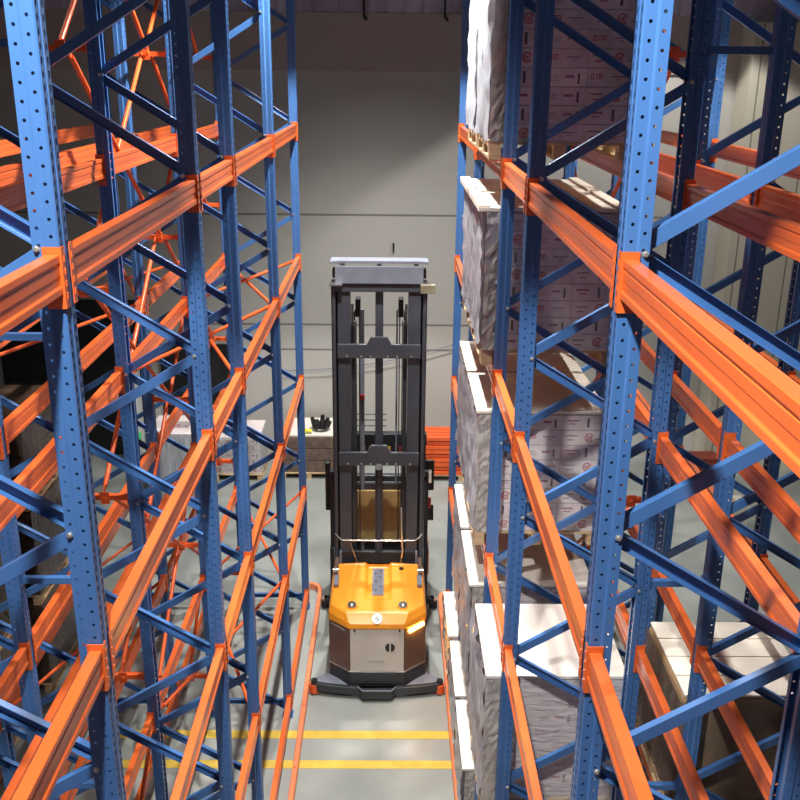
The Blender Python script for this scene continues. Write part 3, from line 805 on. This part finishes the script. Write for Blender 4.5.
# mast -------------------------------------------------------
MY = 12.78
ms = MB()
mast = empty('mast'); mast.parent = T
def chan(x0, x1, y0, y1, z0, z1, name, mat, parent=mast, bev=.006): return part(name, MB().box(x0, x1, y0, y1, z0, z1), mat, parent, bevel=bev)
for s in (-1, 1):
    part('outer_rail', MB().cyl((s * .625, MY - .02, 1.0), (s * .625, MY - .02, 5.50), .028, 12), M['mast'], mast, smooth=True)
    part('outer_channel', MB().prism([(s * .62, MY), (s * .66, MY), (s * .66, MY + .22), (s * .56, MY + .22), (s * .56, MY + .19), (s * .62, MY + .19)][::s], 'z', .3, 5.62), M['dark'], mast)
    chan(s * .40, s * .575, MY + .0, MY + .20, .3, 5.60, 'main_channel', M['mast'])
    chan(s * .335, s * .395, MY + .10, MY + .32, .3, 5.0, 'inner_channel', M['dark'])
    chn = MB(); 
    chn.box(s * .285 - .008, s * .285 + .008, MY + .22, MY + .25, 1.6, 5.1); chn.box(s * .325 - .006, s * .325 + .006, MY + .16, MY + .19, 1.6, 5.05)
    part('lift_chain', chn, M['dark'], mast)
    pu = part('chain_pulley', MB().box(s * .265, s * .335, MY + .16, MY + .34, 5.10, 5.36), M['black'], mast, bevel=.01)
    part('pulley_wheel', MB().cyl((s * .34, MY + .22, 5.12), (s * .36, MY + .22, 5.12), .08, 16), M['black'], pu)
    part('lift_cylinder', MB().cyl((s * .25, MY + .42, .4), (s * .25, MY + .42, 5.15), .033 if s < 0 else .014, 12), M['midgrey'], mast, smooth=True)
    hose = MB()
    for q in range(40): hose.cyl((s * .372, MY + .06, 4.6 + q * .018), (s * .372, MY + .06, 4.607 + q * .018), .022, 8)
    part('coiled_hose', hose, M['black'], mast)
part('hose_clip', MB().box(-.285, -.215, MY + .36, MY + .42, 3.80, 3.88), M['red'], mast)
chan(-.66, .66, MY - .03, MY + .22, 5.50, 5.63, 'top_beam', M['mast'])
chan(-.60, .60, MY - .06, MY - .02, 5.62, 5.86, 'top_plate', M['midgrey'])
chan(-.64, .64, MY + .02, MY + .20, 5.68, 5.80, 'top_core', M['dark'])
part('top_cap', MB().prism([(-.66, MY - .10), (-.55, MY - .05), (.55, MY - .05), (.66, MY - .10), (.66, MY + .22), (-.66, MY + .22)], 'z', 5.895, 5.93), M['midgrey'], mast)
for s in (-.5, 0, .5): part('cap_post', MB().box(s - .03, s + .03, MY - .02, MY + .06, 5.80, 5.895), M['midgrey'], mast)
part('sensor_box', MB().box(.56, .76, MY - .12, MY - .03, 5.50, 5.62), M['panel_olive'], mast, bevel=.006)
part('sensor_plate', MB().box(-.68, -.50, MY - .12, MY - .03, 5.60, 5.62), M['chrome'], mast)
part('centre_column', MB().box(-.055, .055, MY + .06, MY + .16, .4, 5.50), M['mast'], mast, bevel=.006)
part('centre_rod', MB().cyl((0, MY + .04, 1.3), (0, MY + .04, 2.95), .03, 12), M['mast'], mast, smooth=True)
for z in (4.56, 2.94):
    part('cross_member', MB().prism([(-.58, z), (.58, z), (.58, z + .20), (.17, z + .20), (.11, z + .31), (-.11, z + .31), (-.17, z + .20), (-.58, z + .20)], 'y', MY - .04, MY + .02), M['mast'], mast, bevel=.006)
    b = MB()
    for x in (-.45, -.25, -.12, .12, .25, .45): b.cyl((x, MY - .05, z + .03), (x, MY - .03, z + .03), .013, 8)
    part('member_bolt', b, M['steel'], mast)
part('rod_head', MB().cyl((0, MY - .06, 2.93), (0, MY + .02, 2.89), .05, 12), M['chrome'], mast, smooth=True)
chan(-.58, .58, MY - .02, MY + .05, 1.28, 1.53, 'foot_member', M['dark'])
part('grab_bar', MB().tube([(-.64, MY - .06, 1.86), (-.60, MY - .07, 1.80), (-.54, MY - .08, 1.755), (0, MY - .08, 1.75), (.54, MY - .08, 1.755), (.60, MY - .07, 1.80), (.64, MY - .06, 1.86)], .013, 8), M['chrome'], mast, smooth=True)
part('hydraulic_hose', MB().tube([(.33, MY - .09, 2.3), (.34, MY - .1, 1.9), (.36, MY - .09, 1.6), (.33, MY - .08, 1.36)], .016, 8), M['chrome'], mast, smooth=True)
part('brake_line', MB().tube([(-.42, MY - .03, 1.68), (-.36, MY - .06, 1.5), (-.31, MY - .05, 1.33)], .010, 8), M['chrome'], mast, smooth=True)
for s in (-1, 1):
    part('mast_clevis', MB().box(s * .55, s * .58, MY - .1, MY - .02, 1.36, 1.56), M['midgrey'], mast)
    st = part('mast_strut', MB().box(s * .615 - .03, s * .615 + .03, 12.28, MY - .04, 1.395, 1.46), M['panel_dark'], mast, bevel=.01)
    part('strut_pin', MB().cyl((s * .57, 12.33, 1.46), (s * .66, 12.33, 1.46), .03, 12), M['chrome'], st, smooth=True)
    part('strut_foot', MB().box(s * .60 - .035, s * .60 + .035, 12.02, 12.30, 1.36, 1.41), M['midgrey'], st, bevel=.008)
part('hood_slot', MB().cyl((.34, 12.5, 1.39), (.34, 12.5, 1.403), .035, 14), M['black'], H)
# operator cabin behind the mast
cab = empty('cabin'); cab.parent = T
part('cabin_floor', MB().box(-.74, .74, 13.2, 14.75, .15, .35), M['dark'], cab)
for s in (-1, 1):
    part('cabin_side', MB().box(s * .70, s * .76, 13.2, 14.7, .3, 1.35), M['dark'], cab, bevel=.01)
    part('cabin_post', MB().box(s * .69, s * .75, 14.55, 14.66, 1.35, 2.62), M['dark'], cab)
    part('cabin_post', MB().box(s * .69, s * .75, 13.25, 13.36, 1.35, 2.62), M['dark'], cab)
part('cabin_back', MB().box(-.60, .60, 13.18, 13.24, .3, 2.46), M['dark'], cab)
part('wood_panel', MB().box(-.36, .32, 13.13, 13.18, 1.54, 2.36), M['tan'], cab)
part('guard_roof_rail', MB().box(-.76, .76, 14.5, 14.66, 2.55, 2.75), M['dark'], cab, bevel=.01)
part('guard_roof_rail', MB().box(-.72, .72, 13.25, 13.36, 2.46, 2.56), M['dark'], cab, bevel=.01)
for q, z in enumerate((2.86, 2.96, 3.06)): part('guard_wire', MB().cyl((-.45, 14.6, z), (.10, 14.6, z), .010, 8), M['dark'], cab)
for x, w, mt in ((-.34, .10, 'panel_light'), (-.18, .14, 'yellow'), (.0, .17, 'yellow'), (.30, .2, 'orange')):
    part('cabin_label', MB().box(x, x + w, 14.47, 14.495, 2.38, 2.54), M[mt], cab)
part('label_rail', MB().box(-.6, .6, 14.495, 14.53, 2.33, 2.56), M['dark'], cab)
mi = part('mirror', MB().box(.70, .84, 13.4, 13.46, 2.25, 2.75), M['black'], cab, bevel=.015)
part('mirror_glass', MB().box(.715, .80, 13.395, 13.40, 2.38, 2.60), M['chrome'], mi)
part('side_lever', MB().box(-.83, -.75, 13.4, 13.5, 1.9, 2.7), M['black'], cab, bevel=.02)
part('red_stop', MB().box(.70, .80, 13.38, 13.46, 1.95, 2.12), M['red'], cab, bevel=.015)
part('side_step', MB().cyl((.76, 13.5, 1.70), (.76, 13.62, 1.90), .09, 16), M['black'], cab, smooth=True)
part('side_stripe', MB().box(.762, .775, 13.2, 14.6, .9, 1.30), M['orange'], cab)
tag(T, 'tall grey-masted lift truck with orange hood standing in the aisle', 'lift truck')

# ------------------------------------------------------------------ lights
def spot(x, y, z, e, ang=104, blend=.12, r=.12, col=(1, .96, .90)):
    l = bpy.data.lights.new('high_bay_or_fill', 'SPOT'); l.energy = e; l.spot_size = math.radians(ang); l.spot_blend = blend; l.shadow_soft_size = r; l.color = col
    o = bpy.data.objects.new('high_bay_or_fill', l); COL.objects.link(o); o.location = (x, y, z)
    return o
def fill_point(x, y, z, e, r=.5, col=(1, .97, .93)):  # weak point light added just below a lamp as soft fill
    l = bpy.data.lights.new('fill_light', 'POINT'); l.energy = e; l.shadow_soft_size = r; l.color = col
    o = bpy.data.objects.new('fill_light', l); COL.objects.link(o); o.location = (x, y, z)
for (x, y, e) in ((-.75, 1.5, 2700), (-.2, 10.2, 3000)):
    spot(x, y, 11.2, e); fill_point(x, y, 11.1, 10)
spot(-.2, 15.8, 11.2, 480, 112, .6); spot(-.2, 16.0, 11.2, 3600, 92, 1.0); spot(-.2, 7.4, 11.2, 2000, 56, 1.0); spot(-.2, 12.4, 11.2, 1300, 56, 1.0)  # wide wall lamp, then fill spots added to brighten wall, floor and lids
for (x, y, e) in ((5.0, 8.0, 1500), (5.0, 10.0, 90), (5.0, 17.0, 1100), (-5.4, 3.5, 1100), (-5.0, 9.5, 110)):
    spot(x, y, 11.2, e); fill_point(x, y, 11.1, 12)

w = bpy.data.worlds.new('hall'); scene.world = w; w.use_nodes = True
w.node_tree.nodes['Background'].inputs[0].default_value = (.6, .65, .75, 1); w.node_tree.nodes['Background'].inputs[1].default_value = .1

# ------------------------------------------------------------------ camera
f, p, yaw, roll = 951.97, .3325, .0104, -.0102
R = Vector((math.cos(yaw), -math.sin(yaw), 0)); Fh = Vector((math.sin(yaw), math.cos(yaw), 0)); Z = Vector((0, 0, 1))
F = Fh * math.cos(p) - Z * math.sin(p); U = Fh * math.sin(p) + Z * math.cos(p)
c, s = math.cos(roll), math.sin(roll)
R2 = R * c - U * s; U2 = R * s + U * c
cam = bpy.data.cameras.new('camera'); co = bpy.data.objects.new('camera', cam); COL.objects.link(co)
cam.sensor_width = 36; cam.lens = f * 36 / 800; cam.clip_start = .05; cam.clip_end = 200
mw = Matrix((R2, U2, -F)).transposed().to_4x4(); mw.translation = Vector((0, 0, CAM_H)); co.matrix_world = mw
scene.camera = co
scene.view_settings.view_transform = 'Standard'; scene.view_settings.look = 'None'
scene.view_settings.gamma = 1; scene.view_settings.use_curve_mapping = False
scene.view_settings.exposure = 0.0
